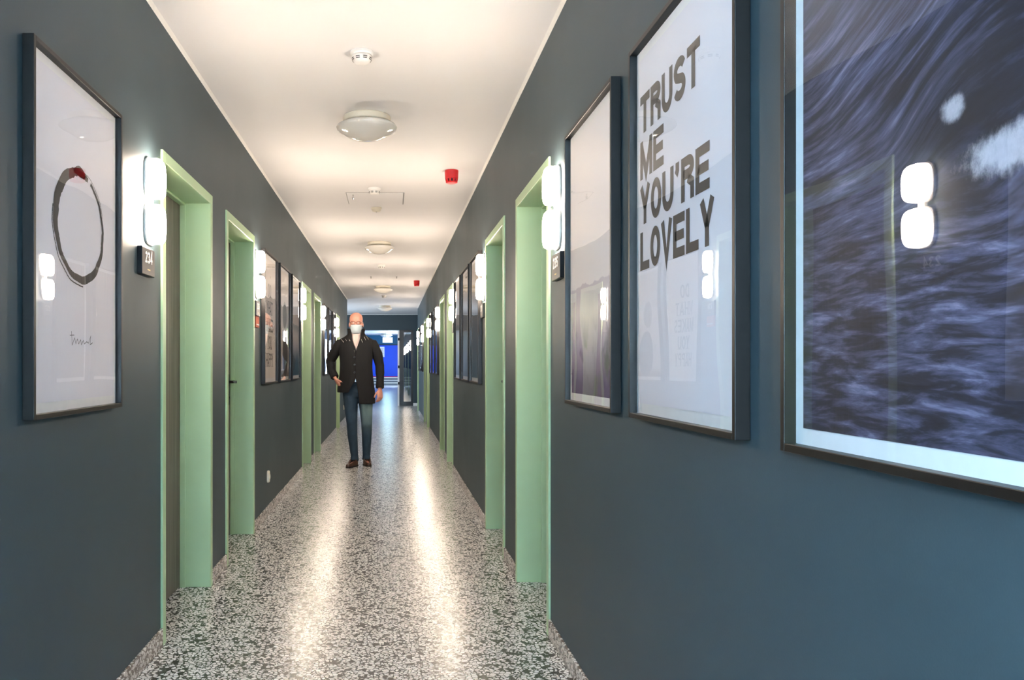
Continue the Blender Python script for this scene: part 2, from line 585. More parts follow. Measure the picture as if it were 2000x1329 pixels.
# glazed leaf at the end of the corridor
r = empty('door_13', ((0.255 + 0.66) / 2, Y_END + 0.03, 0)); r['kind'] = 'structure'
hw = (0.66 - 0.255) / 2
mb = MB().box(-hw, -hw + .13, 0, .06, .0, 2.22).box(hw - .065, hw, 0, .06, 0, 2.22).box(-hw + .13, hw - .065, 0, .06, 0, .125).box(-hw + .13, hw - .065, 0, .06, 2.15, 2.22)
mb.build('frame', M['door_dark'], r, bevel=.003)
MB().box(-hw + .125, hw - .06, .028, .034, .12, 2.155).build('glass_pane', M['door_glass'], r)
MB().box(-hw - .05, -hw, -.004, .055, .0, 2.20).build('edge_strip', M['alu'], r)
for zz in (.66, 1.14, 1.95):
    MB().lathe([(0, zz - .04), (.022, zz - .04), (.022, zz + .04), (0, zz + .04)], 12, 'z', (-hw - .02, -.015, 0)).build('hinge', M['black_metal'], r)

# blue door, steps, notice and exit sign in the stair hall
st = MB()
for i in range(3):
    st.box(HALL_L, HALL_R, 48.2 + i * .3, HALL_END, i * .15 + (0 if i == 0 else 0), (i + 1) * .15)
o = struct(st, 'trim_4', M['grey_step'])
for i in range(3):
    MB().box(HALL_L, HALL_R, 48.185 + i * .3, 48.24 + i * .3, (i + 1) * .15 - .035, (i + 1) * .15 + .004).build('step_nosing', M['white_paint'], o)
r = empty('door_14', (0, HALL_END, .45)); r['kind'] = 'structure'
MB().box(-1.35, .47, -.06, 0, 0.05, 1.93).build('door_leaf', M['blue_paint'], r, bevel=.004)
MB().box(-1.35, .47, -.064, 0, 0.0, 0.05).build('kick_strip', M['red_plastic'], r)
MB().box(-1.40, -1.35, -.08, 0, 0, 1.98).box(.47, .52, -.08, 0, 0, 1.98).box(-1.35, .47, -.08, 0, 1.93, 1.98).build('frame', M['door_dark'], r)
lever(-1).build('handle', M['black_metal'], r, loc=(-1.2, -.06, 1.0))


# ------------------------------------------------------------------ wall lamps
def squircle(w_, h_, e=3.2, n=40):
    P = []
    for q in range(n):
        a = 2 * PI * q / n
        ca, sa = math.cos(a), math.sin(a)
        P.append((w_ * math.copysign(abs(ca) ** (2 / e), ca), h_ * math.copysign(abs(sa) ** (2 / e), sa)))
    return P


def pad(mb, w_, h_, layers, zc):
    """rounded pillow built up from the wall: layers = (depth, scale)"""
    R = []
    for d, s in layers:
        R.append([(x * s, -d, z * s + zc) for x, z in squircle(w_, h_)])
    return mb.rings(R)


lamp0 = empty('wall_lamp', (0, 0, 0))
ZL = (0.090, -0.094)      # centres of the two shades about the middle of the fitting
pl = MB()
for zc in ZL:
    pad(pl, .068, .084, [(0, .97), (.003, 1.0), (.009, 1.0), (.012, .96)], zc)
pl.box(-.02, .02, -.014, 0, -.06, .05)
pl.build('backplate', M['white_plastic'], lamp0, smooth=False)
for zc in ZL:
    d = MB(); pad(d, .062, .0795, [(.010, .98), (.016, 1.0), (.042, 1.0), (.050, .97), (.056, .90), (.060, .72), (.062, .3)], zc)
    d.build('shade', M['sconce'], lamp0, smooth=True)

LAMPS = [
    ('L', 3.315, 'white double wall lamp beside door 234, nearest lamp on the left wall'),
    ('L', 5.975, 'white double wall lamp between the second left door and the happy poster'),
    ('L', 8.885, 'white double wall lamp just before the third green door frame on the left'),
    ('L', 11.555, 'white double wall lamp behind the fourth green door frame on the left wall'),
    ('L', 14.52, 'small lit wall lamp closest to the masked man, before the farthest left door'),
    ('R', 3.445, 'white double wall lamp above plaque 235, nearest lamp on the right wall'),
    ('R', 6.165, 'white double wall lamp between the second right door and three dark posters'),
    ('R', 9.045, 'white double wall lamp just before the third green door frame on the right'),
    ('R', 11.785, 'white double wall lamp behind the fourth green door frame on the right wall'),
    ('R', 14.645, 'third wall lamp from the far end of the right wall, before the fifth door'),
    ('R', 17.385, 'second wall lamp from the far end of the right wall, past the sixth door'),
    ('R', 20.245, 'farthest and smallest lit wall lamp on the right wall'),
]
for i, (sd, yc, lab) in enumerate(LAMPS):
    o = lamp0 if i == 0 else copy_tree(lamp0)
    s = LW if sd == 'L' else RW
    o.location = (s['x'], yc, 1.862)
    o.rotation_euler = (0, 0, s['rz'])
    tag(o, lab, 'wall lamp', 'lit double wall lamps beside the doors')


# ------------------------------------------------------------------ stroke lettering
def stroke(mb, pts, t, y, closed=False):
    P = [Vector((p[0], p[1])) for p in pts]
    n = len(P)
    L, R_ = [], []
    for i in range(n):
        if closed: a, b = P[i - 1], P[(i + 1) % n]
        else: a, b = P[max(i - 1, 0)], P[min(i + 1, n - 1)]
        d1 = (P[i] - a); d2 = (b - P[i])
        if d1.length < 1e-9: d1 = d2
        if d2.length < 1e-9: d2 = d1
        d1.normalize(); d2.normalize()
        n1 = Vector((-d1.y, d1.x)); n2 = Vector((-d2.y, d2.x))
        m = n1 + n2
        if m.length < 1e-6: m = n1
        m.normalize()
        k_ = min(1.0 / max(m.dot(n1), 0.35), 2.5)
        L.append(P[i] + m * (t / 2 * k_)); R_.append(P[i] - m * (t / 2 * k_))
    rng = range(n) if closed else range(n - 1)
    for i in rng:
        j = (i + 1) % n
        mb.quad((L[i].x, y, L[i].y), (L[j].x, y, L[j].y), (R_[j].x, y, R_[j].y), (R_[i].x, y, R_[i].y))


def arc(cx, cy, rx, ry, a0, a1, n=14):
    return [(cx + rx * math.cos(math.radians(a0 + (a1 - a0) * i / n)), cy + ry * math.sin(math.radians(a0 + (a1 - a0) * i / n))) for i in range(n + 1)]


def glyph(ch, w_, h_, t):
    """list of (points, closed); letter fills 0..w_, 0..h_"""
    a, b, c_, d = t / 2, w_ - t / 2, t / 2, h_ - t / 2
    m = h_ / 2
    mx = w_ / 2
    G = {
        'T': [([(0, d), (w_, d)], 0), ([(mx, 0), (mx, d)], 0)],
        'L': [([(a, h_), (a, c_), (w_, c_)], 0)],
        'E': [([(w_, d), (a, d), (a, c_), (w_, c_)], 0), ([(a, m), (w_ * .93, m)], 0)],
        'H': [([(a, 0), (a, h_)], 0), ([(b, 0), (b, h_)], 0), ([(a, m), (b, m)], 0)],
        'V': [([(a * .8, h_), (mx, t * .2), (w_ - a * .8, h_)], 0)],
        'A': [([(a * .8, 0), (mx, h_ - t * .2), (w_ - a * .8, 0)], 0), ([(w_ * .22, h_ * .28), (w_ * .78, h_ * .28)], 0)],
        'Y': [([(a * .8, h_), (mx, h_ * .42)], 0), ([(w_ - a * .8, h_), (mx, h_ * .42)], 0), ([(mx, 0), (mx, h_ * .5)], 0)],
        'M': [([(a, 0), (a, h_)], 0), ([(b, 0), (b, h_)], 0), ([(a, d), (mx, t * .5), (b, d)], 0)],
        'W': [([(a * .8, h_), (w_ * .27, t * .3), (mx, h_ * .9), (w_ * .73, t * .3), (w_ - a * .8, h_)], 0)],
        'K': [([(a, 0), (a, h_)], 0), ([(a, h_ * .38), (b, h_)], 0), ([(w_ * .38, h_ * .56), (b, 0)], 0)],
        'O': [(arc(mx, m, mx - a, m - a, 0, 351, 39), 1)],
        'D': [([(a, c_), (a, d)] + arc(w_ * .35, m, b - w_ * .35, m - a, 90, -90, 20), 1)],
        'U': [([(a, h_), (a, w_ / 2)] + arc(mx, mx, mx - a, mx - a, 180, 360, 16)[1:] + [(b, h_)], 0)],
        'S': [(arc(mx, h_ - (h_ + t) / 4, mx - a, (h_ - t) / 4, 20, 250, 18)[:-2] + [(mx, m)] + arc(mx, (h_ + t) / 4, mx - a, (h_ - t) / 4, 70, -160, 18)[1:], 0)],
        'P': [([(a, 0), (a, d)] + arc(w_ * .55, h_ * .74, b - w_ * .55, d - h_ * .74, 90, -90, 14) + [(a, h_ * .74 * 2 - d)], 0)],
        'R': [([(a, 0), (a, d)] + arc(w_ * .55, h_ * .74, b - w_ * .55, d - h_ * .74, 90, -90, 14) + [(a, h_ * .74 * 2 - d)], 0), ([(w_ * .52, h_ * .5), (b, h_ * .36), (b, 0)], 0)],
        "'": [([(mx, h_), (mx, h_ * .82), (mx - t * .35, h_ * .72)], 0)],
        '2': [(arc(mx, h_ * .72, mx - a, h_ * .28 - a, 170, -35, 16) + [(a, c_), (w_, c_)], 0)],
        '3': [(arc(mx, h_ * .74, mx - a, h_ * .26 - a, 160, -70, 14) + [(mx * .9, h_ * .5)], 0), (arc(mx, h_ * .27, mx - a, h_ * .27 - a, 80, -160, 16), 0)],
        '4': [([(w_ * .70, 0), (w_ * .70, h_), (0 + a * .6, h_ * .30), (w_, h_ * .30)], 0)],
        '5': [([(w_ * .95, d), (a * 1.3, d), (a, h_ * .52)] + arc(mx, h_ * .33, mx - a, h_ * .33 - a, 120, -155, 18), 0)],
        '6': [(arc(mx, h_ * .30, mx - a, h_ * .30 - a, 0, 351, 28), 1), ([(a, h_ * .30), (a * 1.1, h_ * .62), (mx * .9, d), (b, d * .93)], 0)],
        '7': [([(0, d), (b, d), (w_ * .35, 0)], 0)],
    }
    return G[ch]


def text(mb, s, x, z, w_, h_, t, y, gap, serif=False):
    for ch in s:
        cw = w_
        if ch == "'": cw = w_ * .42
        if ch == 'M' or ch == 'W': cw = w_ * 1.25
        for pts, cl in glyph(ch, cw, h_, t):
            stroke(mb, [(x + p[0], z + p[1]) for p in pts], t, y, bool(cl))
        if serif and ch not in "'O":
            for zz in (0, h_ - t * .25):
                for xx in ((0.12, .88) if ch in 'HAMWKVYU' else (.3,)):
                    mb.quad((x + cw * xx - t, y, z + zz), (x + cw * xx + t, y, z + zz), (x + cw * xx + t, y, z + zz + t * .25), (x + cw * xx - t, y, z + zz + t * .25))
        x += cw + gap
    return x


def text_width(s, w_, gap):
    return sum((w_ * (.42 if c == "'" else 1.25 if c in 'MW' else 1)) + gap for c in s) - gap


# ------------------------------------------------------------------ number plaques
def plaque(side, y0, y1, num, label, group='dark number plaques beside the doors', small=True):
    r = on_wall('number_plaque', side, (y0 + y1) / 2, 1.608)
    wd = (y1 - y0)
    MB().box(-wd / 2, wd / 2, -.02, 0, -.054, .054).build('plate', M['plaque'], r, bevel=.0025)
    if num:
        gw, gh, t = wd * .155, .044, .0085
        tw = text_width(num, gw, .007)
        mb = MB(); text(mb, num, -tw / 2, -.006, gw, gh, t, -.0212, .007)
        mb.build('number', M['white_ink'], r)
        MB().quad((-.018, -.0212, -.034), (.018, -.0212, -.034), (.018, -.0212, -.029), (-.018, -.0212, -.029)).build('caption', M['gold_ink'], r)
    tag(r, label, 'door sign', group)
    return r


plaque('L', 3.165, 3.335, '234', 'dark plaque with white number 234 under the nearest left lamp')
plaque('L', 5.86, 6.02, '236', 'dark plaque above an orange card beside the second left door')
plaque('L', 8.80, 8.94, '', 'tiny dark plaque under the third lamp on the left wall')
plaque('R', 3.315, 3.485, '235', 'dark plaque with white number 235 under the nearest right lamp')
plaque('R', 6.10, 6.26, '237', 'small dark plaque beside the second green door frame on the right')
plaque('R', 8.99, 9.13, '', 'tiny dark plaque under the third lamp on the right wall')
r = on_wall('door_card', 'L', 5.955, 1.50)
MB().box(-.07, .07, -.014, 0, -.028, .052).build('card', M['orange_paper'], r, bevel=.001)
MB().box(-.055, .055, -.016, -.014, -.012, -.004).build('printed_line', M['white_ink'], r)
tag(r, 'small orange card under the dark plaque beside the second left door', 'sign')


# ------------------------------------------------------------------ framed pictures
PW, PH, FW, FT, MW = 0.72, 1.03, 0.014, 0.033, 0.028
PZ = 1.052


def picture(side, y0, y1, label, printmat, art=None, group=None, pane=(-.022, -.022), board=.012):
    wd = y1 - y0
    r = on_wall('framed_picture', side, (y0 + y1) / 2, PZ)
    h = wd / 2
    mb = MB()
    mb.box(-h, -h + FW, -FT, -.002, 0, PH).box(h - FW, h, -FT, -.002, 0, PH).box(-h + FW, h - FW, -FT, -.002, 0, FW).box(-h + FW, h - FW, -FT, -.002, PH - FW, PH)
    mb.build('frame', M['black_frame'], r, bevel=.0012)
    MB().box(-h + FW, h - FW, -board, -.002, FW, PH - FW).build('mat_board', M['matboard'], r)
    e = FW + MW
    pw, ph = wd - 2 * e, PH - 2 * e
    # the print: local x 0..pw, z 0..ph
    p = MB()
    p.box(0, pw, -.0015, 0, 0, ph)
    po = p.build('print', printmat, r, loc=(-pw / 2, -board - .0002, e))
    if art: art(po, pw, ph)
    ga, gb = pane
    g = MB().quad((-h + FW, ga, FW), (h - FW, gb, FW), (h - FW, gb, PH - FW), (-h + FW, ga, PH - FW))
    g.build('glass_pane', M['pane'], r)
    tag(r, label, 'picture', group)
    return r


def st_coords(n, pw=.62, ph=.93):
    x, y, z, co = n.xyz()
    return n.mul(x, 1 / pw), n.mul(z, 1 / ph)


def wave_print():
    n = N('wave_photograph')
    s, t = st_coords(n, .624, .93)
    ds = n.sub(s, .55)
    # flow lines: swell that climbs to the right above, flat ripples below
    up = n.ss(.22, .55, t)
    lean = n.mul(s, n.mul(up, .10))
    curl = n.mul(n.math('EXPONENT', n.mul(n.mul(n.sub(s, .66), n.sub(s, .66)), -14.0)), n.mul(up, .045))
    ph = n.sub(n.sub(t, lean), curl)
    ph = n.add(ph, n.mul(n.noise(n.vec(n.mul(s, 1.6), n.mul(t, 2.5)), 1.0, 1), .12))
    streak = n.noise(n.vec(n.mul(s, 2.0), n.mul(ph, 34)), 1.0, 6, .62)
    fine = n.noise(n.vec(n.mul(s, 9.0), n.mul(ph, 130)), 1.0, 4, .6)
    rip = n.noise(n.vec(n.mul(s, 5.5), n.mul(t, 42)), 1.0, 5, .62, .5)
    up = n.ss(.20, .42, t)
    tex = n.add(n.mul(streak, .68), n.mul(fine, .32))
    low = n.add(n.mul(rip, .75), n.mul(fine, .25))
    v = n.add(n.mul(tex, up), n.mul(low, n.sub(1.0, up)))
    col = n.ramp(v, [(.34, srgb(16, 17, 24)), (.46, srgb(34, 36, 52)), (.56, srgb(80, 80, 106)), (.68, srgb(144, 140, 168)), (.8, srgb(195, 190, 208))])
    col = n.mix(n.mul(n.ss(.55, .8, t), .45), col, srgb(96, 100, 118))
    # shadowed hollow around the breaking lip
    hx, hz = n.sub(s, .60), n.sub(t, .43)
    hol = n.math('EXPONENT', n.mul(n.add(n.mul(n.mul(hx, hx), 26), n.mul(n.mul(hz, hz), 110)), -1))
    col = n.mix(n.mul(hol, .75), col, srgb(12, 17, 28))
    # foam
    fn = n.noise(n.vec(n.mul(s, 26), n.mul(t, 26)), 1.0, 5, .7)
    def blob(cs, ct, ws, wt, k_):
        a, b = n.mul(n.sub(s, cs), 1 / ws), n.mul(n.sub(t, ct), 1 / wt)
        g = n.math('EXPONENT', n.mul(n.add(n.mul(a, a), n.mul(b, b)), -1))
        return n.ss(.38, .90, n.mul(n.add(g, n.mul(n.sub(fn, .5), .9)), k_))
    foam = n.math('MAXIMUM', blob(.585, .452, .045, .022, 1.0), blob(.74, .375, .14, .035, 1.1))
    foam = n.math('MAXIMUM', foam, blob(.90, .40, .12, .06, 1.1))
    col = n.mix(n.mul(foam, n.add(.35, n.mul(fn, .8))), col, srgb(205, 196, 202))
    return n.fin(col, .6)


def mist_print(name, top, mid, low, dark, green, ridge, streaks=0.3):
    n = N(name)
    s, t = st_coords(n)
    nz = n.noise(n.vec(n.mul(s, 3.5), n.mul(t, 1.2)), 1.0, 4, .55)
    vs = n.noise(n.vec(n.mul(s, 9), n.mul(t, 1.6)), 1.0, 4, .6)
    tt = n.add(t, n.mul(n.sub(nz, .5), .16))
    tt = n.add(tt, n.mul(n.sub(vs, .5), streaks * .5))
    col = n.ramp(tt, [(.04, dark), (.17, mid), (.30, low), (.42, top), (1.0, top)])
    rg = n.add(ridge, n.mul(n.sub(n.noise(n.vec(n.mul(s, 5), 0.0), 1.0, 3), .5), .07))
    band = n.mul(n.ss(-.002, .004, n.sub(rg, t)), n.ss(.0, .10, n.sub(t, n.sub(rg, .12))))
    col = n.mix(n.mul(band, .55), col, mid)
    patch = n.ss(.52, .62, n.noise(n.vec(n.mul(s, 4), n.mul(t, 5)), 1.0, 4, .6))
    col = n.mix(n.mul(n.mul(patch, n.ss(.32, .08, t)), .9), col, dark)
    gp = n.mul(n.ss(.54, .64, n.noise(n.vec(n.add(n.mul(s, 4), 9.0), n.mul(t, 5)), 1.0, 3)), n.ss(.30, .10, t))
    col = n.mix(n.mul(gp, .8), col, green)
    return n.fin(col, .6)


def portrait_print():
    n = N('portrait_photograph')
    s, t = st_coords(n)
    nz = n.noise(n.vec(n.mul(s, 5), n.mul(t, 7)), 1.0, 4, .6)
    col = n.mix(nz, srgb(212, 200, 192), srgb(240, 232, 226))
    def oval(cs, ct, ws, wt):
        a, b = n.mul(n.sub(s, cs), 1 / ws), n.mul(n.sub(t, ct), 1 / wt)
        d = n.add(n.add(n.mul(a, a), n.mul(b, b)), n.mul(n.sub(nz, .5), .6))
        return n.ss(1.08, .9, d)
    head = oval(.60, .60, .22, .13)
    torso = oval(.66, .22, .30, .22)
    col = n.mix(n.mul(head, .85), col, srgb(110, 104, 92))
    col = n.mix(torso, col, srgb(26, 26, 34))
    col = n.mix(n.mul(n.ss(.10, .02, t), .8), col, srgb(60, 44, 48))
    return n.fin(col, .6)


def forest_print(name, dark, teal):
    n = N(name)
    s, t = st_coords(n)
    tr = n.noise(n.vec(n.mul(s, 13), n.mul(t, .8)), 1.0, 4, .6)
    nz = n.noise(n.vec(n.mul(s, 4), n.mul(t, 4)), 1.0, 4)
    col = n.ramp(n.add(t, n.mul(n.sub(nz, .5), .2)), [(.05, teal), (.3, dark), (.62, srgb(92, 78, 70)), (.95, srgb(168, 152, 138))])
    col = n.mix(n.mul(n.ss(.5, .62, tr), .7), col, dark)
    return n.fin(col, .6)


M['wave_print'] = wave_print()
M['mist_print'] = mist_print('misty_hills_photograph', srgb(252, 248, 250), srgb(182, 172, 196), srgb(246, 238, 238), srgb(100, 84, 122), srgb(100, 118, 98), .42, .12)
M['lake_print'] = mist_print('misty_lake_photograph', srgb(214, 204, 204), srgb(70, 100, 122), srgb(184, 176, 186), srgb(30, 74, 96), srgb(40, 70, 90), .55, .6)
M['portrait_print'] = portrait_print()
M['forest_a'] = forest_print('dark_forest_photograph', srgb(34, 38, 46), srgb(30, 60, 72))
M['forest_b'] = forest_print('dark_river_photograph', srgb(48, 44, 46), srgb(26, 66, 92))
M['violet_print'] = mist_print('violet_photograph', srgb(170, 164, 184), srgb(66, 60, 110), srgb(118, 110, 146), srgb(38, 34, 76), srgb(40, 40, 74), .5, .5)


def art_ring(po, pw, ph):
    """a brushed ink ring open at the bottom left and a signature"""
    mb = MB()
    cx, cz = pw * .529, ph * .567
    R0 = .165
    rnd = random.Random(3)
    def ring(f0, f1, fn_w, rad, wob=.0015):
        K = 150
        P = []
        for i in range(K + 1):
            f = f0 + (f1 - f0) * i / K
            a = math.radians(f)
            wd = fn_w(f)
            rr = rad + wob * math.sin(f * .21) + rnd.uniform(-.0008, .0008)
            P.append(((cx + 1.17 * (rr + wd / 2) * math.cos(a), cz + (rr + wd / 2) * math.sin(a) * 1.0), (cx + 1.17 * (rr - wd / 2 + rnd.uniform(-.0015, .0015)) * math.cos(a), cz + (rr - wd / 2) * math.sin(a) * 1.0)))
        for i in range(K):
            (a1, b1), (a2, b2) = P[i], P[i + 1]
            mb.quad((a1[0], -.0022, a1[1]), (a2[0], -.0022, a2[1]), (b2[0], -.0022, b2[1]), (b1[0], -.0022, b1[1]))
    wfun = lambda f: .007 + .028 * max(0, math.cos(math.radians(f - 148))) ** 1.1 + .018 * max(0, math.cos(math.radians(f - 280))) ** 2 + .008 * max(0, math.cos(math.radians(f - 0))) + (.004 * math.sin(f * 1.9) if 75 < f < 110 else 0)
    ring(72, 425, wfun, R0)
    ring(170, 275, lambda f: .004, R0 + .020)
    ring(76, 108, lambda f: .030 * math.sin(math.radians((f - 76) / 32 * 180)) + .004, R0 + .004)
    ring(20, 110, lambda f: .0022, R0 + .012)
    mb.build('ink_ring', M['ink'], po)
    mb = MB()
    P = [(0, .03), (.004, -.008), (.012, .006), (.016, .012), (.022, -.004), (.03, .010), (.036, -.004), (.046, .008), (.05, -.006), (.06, .007), (.066, -.003), (.078, .004), (.088, .0), (.10, .022), (.096, -.004), (.115, .004)]
    Q = []
    for i in range(len(P) - 1):
        for j in range(4):
            Q.append((pw * .41 + 1.6 * (P[i][0] + (P[i + 1][0] - P[i][0]) * j / 4), ph * .185 + (P[i][1] + (P[i + 1][1] - P[i][1]) * j / 4) * 1.1))
    stroke(mb, Q, .0022, -.0022)
    stroke(mb, [(pw * .41 - .012, ph * .185 + .020), (pw * .41 + .022, ph * .185 + .022)], .002, -.0022)
    mb.build('signature', M['ink'], po)


def art_trust(po, pw, ph):
    mb = MB()
    gh, t, gap = .1045, .0235, .0085
    for i, (s, gw) in enumerate((('TRUST', .0805), ('ME', .082), ("YOU'RE", .083), ('LOVELY', .079))):
        text(mb, s, .010, .739 - i * .1247, gw, gh, t, -.0022, gap)
    mb.build('lettering', M['grey_ink'], po)


def art_happy(po, pw, ph):
    mb = MB()
    for i, s in enumerate(('DO', 'WHAT', 'MAKES', 'YOU', 'HAPPY')):
        gw = .066 if len(s) < 5 else .062
        tw = text_width(s, gw, .012)
        text(mb, s, pw / 2 - tw / 2, ph * (.66 - .146 * i) + .02, gw, .105, .015, -.0022, .012, True)
    mb.build('lettering', M['grey_ink'], po)


picture('L', 2.175, 2.895, 'framed ink brush ring with signature, nearest picture on left wall', M['paper'], art_ring)
picture('R', 1.60, 2.318, 'framed lettering poster reading TRUST ME YOU\'RE LOVELY in grey capitals', M['paper'], art_trust)
picture('R', 0.69, 1.414, 'large framed photograph of a dark blue ocean wave, nearest picture on right wall', M['wave_print'], None, None, (-.0322, -.0130), .0122)
picture('R', 2.50, 3.17, 'framed photograph of pale misty violet hills between plaque 235 and the lettering poster', M['mist_print'])
GL = 'three framed posters between the second and third left doors'
picture('L', 6.185, 6.90, 'framed tall lettering poster reading DO WHAT MAKES YOU HAPPY', M['warm_paper'], art_happy, GL)
picture('L', 7.06, 7.78, 'framed photograph of a dark-clothed figure, right of the happy poster', M['portrait_print'], None, GL)
picture('L', 7.93, 8.645, 'framed misty lake photograph beside the third left wall lamp', M['lake_print'], None, GL)
GR = 'three framed posters between the second and third right doors'
picture('R', 6.31, 7.0, 'framed dark forest photograph beside the second right wall lamp', M['forest_a'], None, GR)
picture('R', 7.14, 7.86, 'framed brown and blue river photograph, middle one of the three far right posters', M['forest_b'], None, GR)
picture('R', 8.02, 8.72, 'framed pale lake photograph beside the third right wall lamp', M['lake_print'], None, GR)
GL2 = 'framed posters past the fourth left door'
picture('L', 11.76, 12.47, 'small dark framed picture just past the fourth left wall lamp', M['forest_b'], None, GL2)
picture('L', 12.63, 13.35, 'small framed picture behind the man, middle of the far left trio', M['forest_a'], None, GL2)
picture('L', 13.50, 14.20, 'small framed picture nearest the farthest left wall lamp', M['lake_print'], None, GL2)
GR2 = 'framed posters past the fourth right door'
picture('R', 11.94, 12.64, 'small violet framed picture beside the fourth right wall lamp', M['violet_print'], None, GR2)
picture('R', 12.80, 13.52, 'small framed violet picture in the middle past the fourth right door', M['violet_print'], None, GR2)
picture('R', 13.67, 14.36, 'small framed picture just before the fifth right wall lamp', M['lake_print'], None, GR2)
GR3 = 'tiny framed posters past the sixth right door'
picture('R', 17.56, 18.26, 'tiny deep violet framed picture past the sixth right door', M['violet_print'], None, GR3)
picture('R', 18.42, 19.12, 'tiny violet framed picture, middle one before the farthest right door', M['violet_print'], None, GR3)
picture('R', 19.28, 19.98, 'tiny framed picture just before the farthest right wall lamp', M['violet_print'], None, GR3)


# ------------------------------------------------------------------ socket covers low on the left wall
def cover(yc, label):
    r = on_wall('wall_socket', 'L', yc, .31)
    mb = MB(); pad(mb, .036, .048, [(0, .98), (.003, 1.0), (.012, .97), (.016, .9), (.0165, .5)], 0)
    mb.build('cover', M['cream_plastic'], r, smooth=False)
    mb = MB().lathe([(.0, -.0166), (.019, -.0166), (.021, -.020), (.0225, -.020), (.0235, -.0150)], 24, 'y')
    mb.build('rim', M['cream_plastic'], r)
    tag(r, label, 'wall socket', 'cream socket covers low on the left wall')


cover(6.52, 'cream oval socket cover low on left wall under the happy poster')
cover(17.05, 'tiny pale socket cover low on left wall beside the man\'s leg')


# ------------------------------------------------------------------ ceiling fittings
lamp = empty('ceiling_lamp', (0, 0, 0))
base = MB().lathe([(0, 0), (.135, 0), (.142, -.006), (.142, -.034), (.136, -.040), (0, -.040)], 56)
base.build('base_ring', M['cream_plastic'], lamp, smooth=False, bevel=.002)
MB().lathe([(0, -.036), (.118, -.036), (.122, -.042), (.122, -.046), (0, -.046)], 56).build('holder', M['grey_metal'], lamp)
dome = MB().lathe([(0, -.044), (.140, -.044), (.160, -.048), (.174, -.056), (.180, -.066), (.178, -.074), (.166, -.086), (.140, -.102), (.105, -.120), (.07, -.133), (.035, -.140), (.0, -.1415)], 64)
dome.build('opal_dome', M['opal'], lamp, smooth=True)
for i, (x, y, z, sc, lab) in enumerate((
        (-.142, 4.87, H, 1, 'round opal dome ceiling lamp, switched off, nearest and largest'),
        (-.137, 9.88, H, 1, 'round opal dome ceiling lamp, second in line along the ceiling'),
        (-.142, 15.35, H, 1, 'round opal dome ceiling lamp, third in line, above the man\'s shoulder'),
        (-.14, 20.45, H, 1, 'tiny opal dome ceiling lamp just before the dark end wall'),
        (-.24, 47.0, HALL_H, 2.0, 'dark-looking dome ceiling lamp in the blue hall above the exit sign'))):
    o = lamp if i == 0 else copy_tree(lamp)
    o.location = (x, y, z); o.scale = (sc, sc, sc if sc == 1 else 1.6)
    tag(o, lab, 'ceiling lamp', 'round ceiling lamps along the corridor')

det = empty('smoke_detector', (0, 0, 0))
MB().lathe([(0, 0), (.052, 0), (.054, -.004), (.054, -.014), (.050, -.020), (.0, -.020)], 48).build('base', M['white_plastic'], det, smooth=False)
MB().lathe([(0, -.018), (.046, -.018), (.047, -.030), (.042, -.044), (.034, -.052), (.020, -.056), (0, -.057)], 48).build('sensor_head', M['white_plastic'], det, smooth=True)
for i in range(8):
    a = 2 * PI * i / 8 + PI / 8
    mb = MB()
    for zz, rr in ((-.034, .0468), (-.041, .0442)):
        R = []
        for q in range(6):
            b = a + (q - 2.5) * .085
            R.append([(rr * math.cos(b), rr * math.sin(b), zz + .0022), ((rr + .0006) * math.cos(b), (rr + .0006) * math.sin(b), zz - .0022), ((rr - .006) * math.cos(b), (rr - .006) * math.sin(b), zz)])
        mb.rings(R)
    mb.build('vent_slot', M['dark_slot'], det)
MB().lathe([(0, -.0566), (.004, -.0568), (.004, -.0575), (0, -.0578)], 12, 'z', (.022, 0, .004)).build('indicator', M['grey_metal'], det)
for i, (x, y, lab) in enumerate((
        (-.136, 3.86, 'white round smoke detector, nearest on the ceiling, before the first dome lamp'),
        (-.136, 6.84, 'white round smoke detector beside the square ceiling hatch'),
        (-.136, 12.1, 'small white smoke detector between the second and third dome lamps'),
        (-.14, 17.4, 'tiny white smoke detector behind the third dome lamp'))):
    o = det if i == 0 else copy_tree(det)
    o.location = (x, y, H)
    tag(o, lab, 'smoke detector', 'smoke detectors along the ceiling')

r = empty('junction_cover', (-.134, 7.7, H))
MB().lathe([(0, 0), (.050, 0), (.050, -.010), (.044, -.020), (.036, -.034), (.02, -.038), (0, -.039)], 40).build('cap', M['cream_plastic'], r, smooth=False)
MB().lathe([(0, -.038), (.006, -.038), (.006, -.041), (0, -.041)], 12).build('screw', M['grey_metal'], r)
tag(r, 'small plain cream ceiling cap just past the square hatch', 'ceiling cap')

sir = empty('fire_alarm_sounder', (0, 0, 0))
MB().lathe([(0, 0), (.050, 0), (.052, -.004), (.050, -.060), (.047, -.066), (0, -.066)], 40).build('body', M['red_plastic'], sir, smooth=False)
mb = MB()
for i in range(10):
    a = 2 * PI * i / 10
    c_, s_ = math.cos(a), math.sin(a)
    R = []
    for zz, rr in ((-.062, .0485), (-.090, .044)):
        R.append([((rr) * math.cos(a + d), (rr) * math.sin(a + d), zz) for d in (-.17, .17)] + [((rr - .008) * math.cos(a + d), (rr - .008) * math.sin(a + d), zz) for d in (.17, -.17)])
    mb.rings(R)
mb.lathe([(0, -.086), (.044, -.086), (.045, -.092), (.036, -.097), (0, -.098)], 40)
mb.build('grille', M['red_plastic'], sir)
MB().lathe([(0, -.064), (.034, -.064), (.034, -.087), (0, -.087)], 30).build('core', M['dark_slot'], sir)
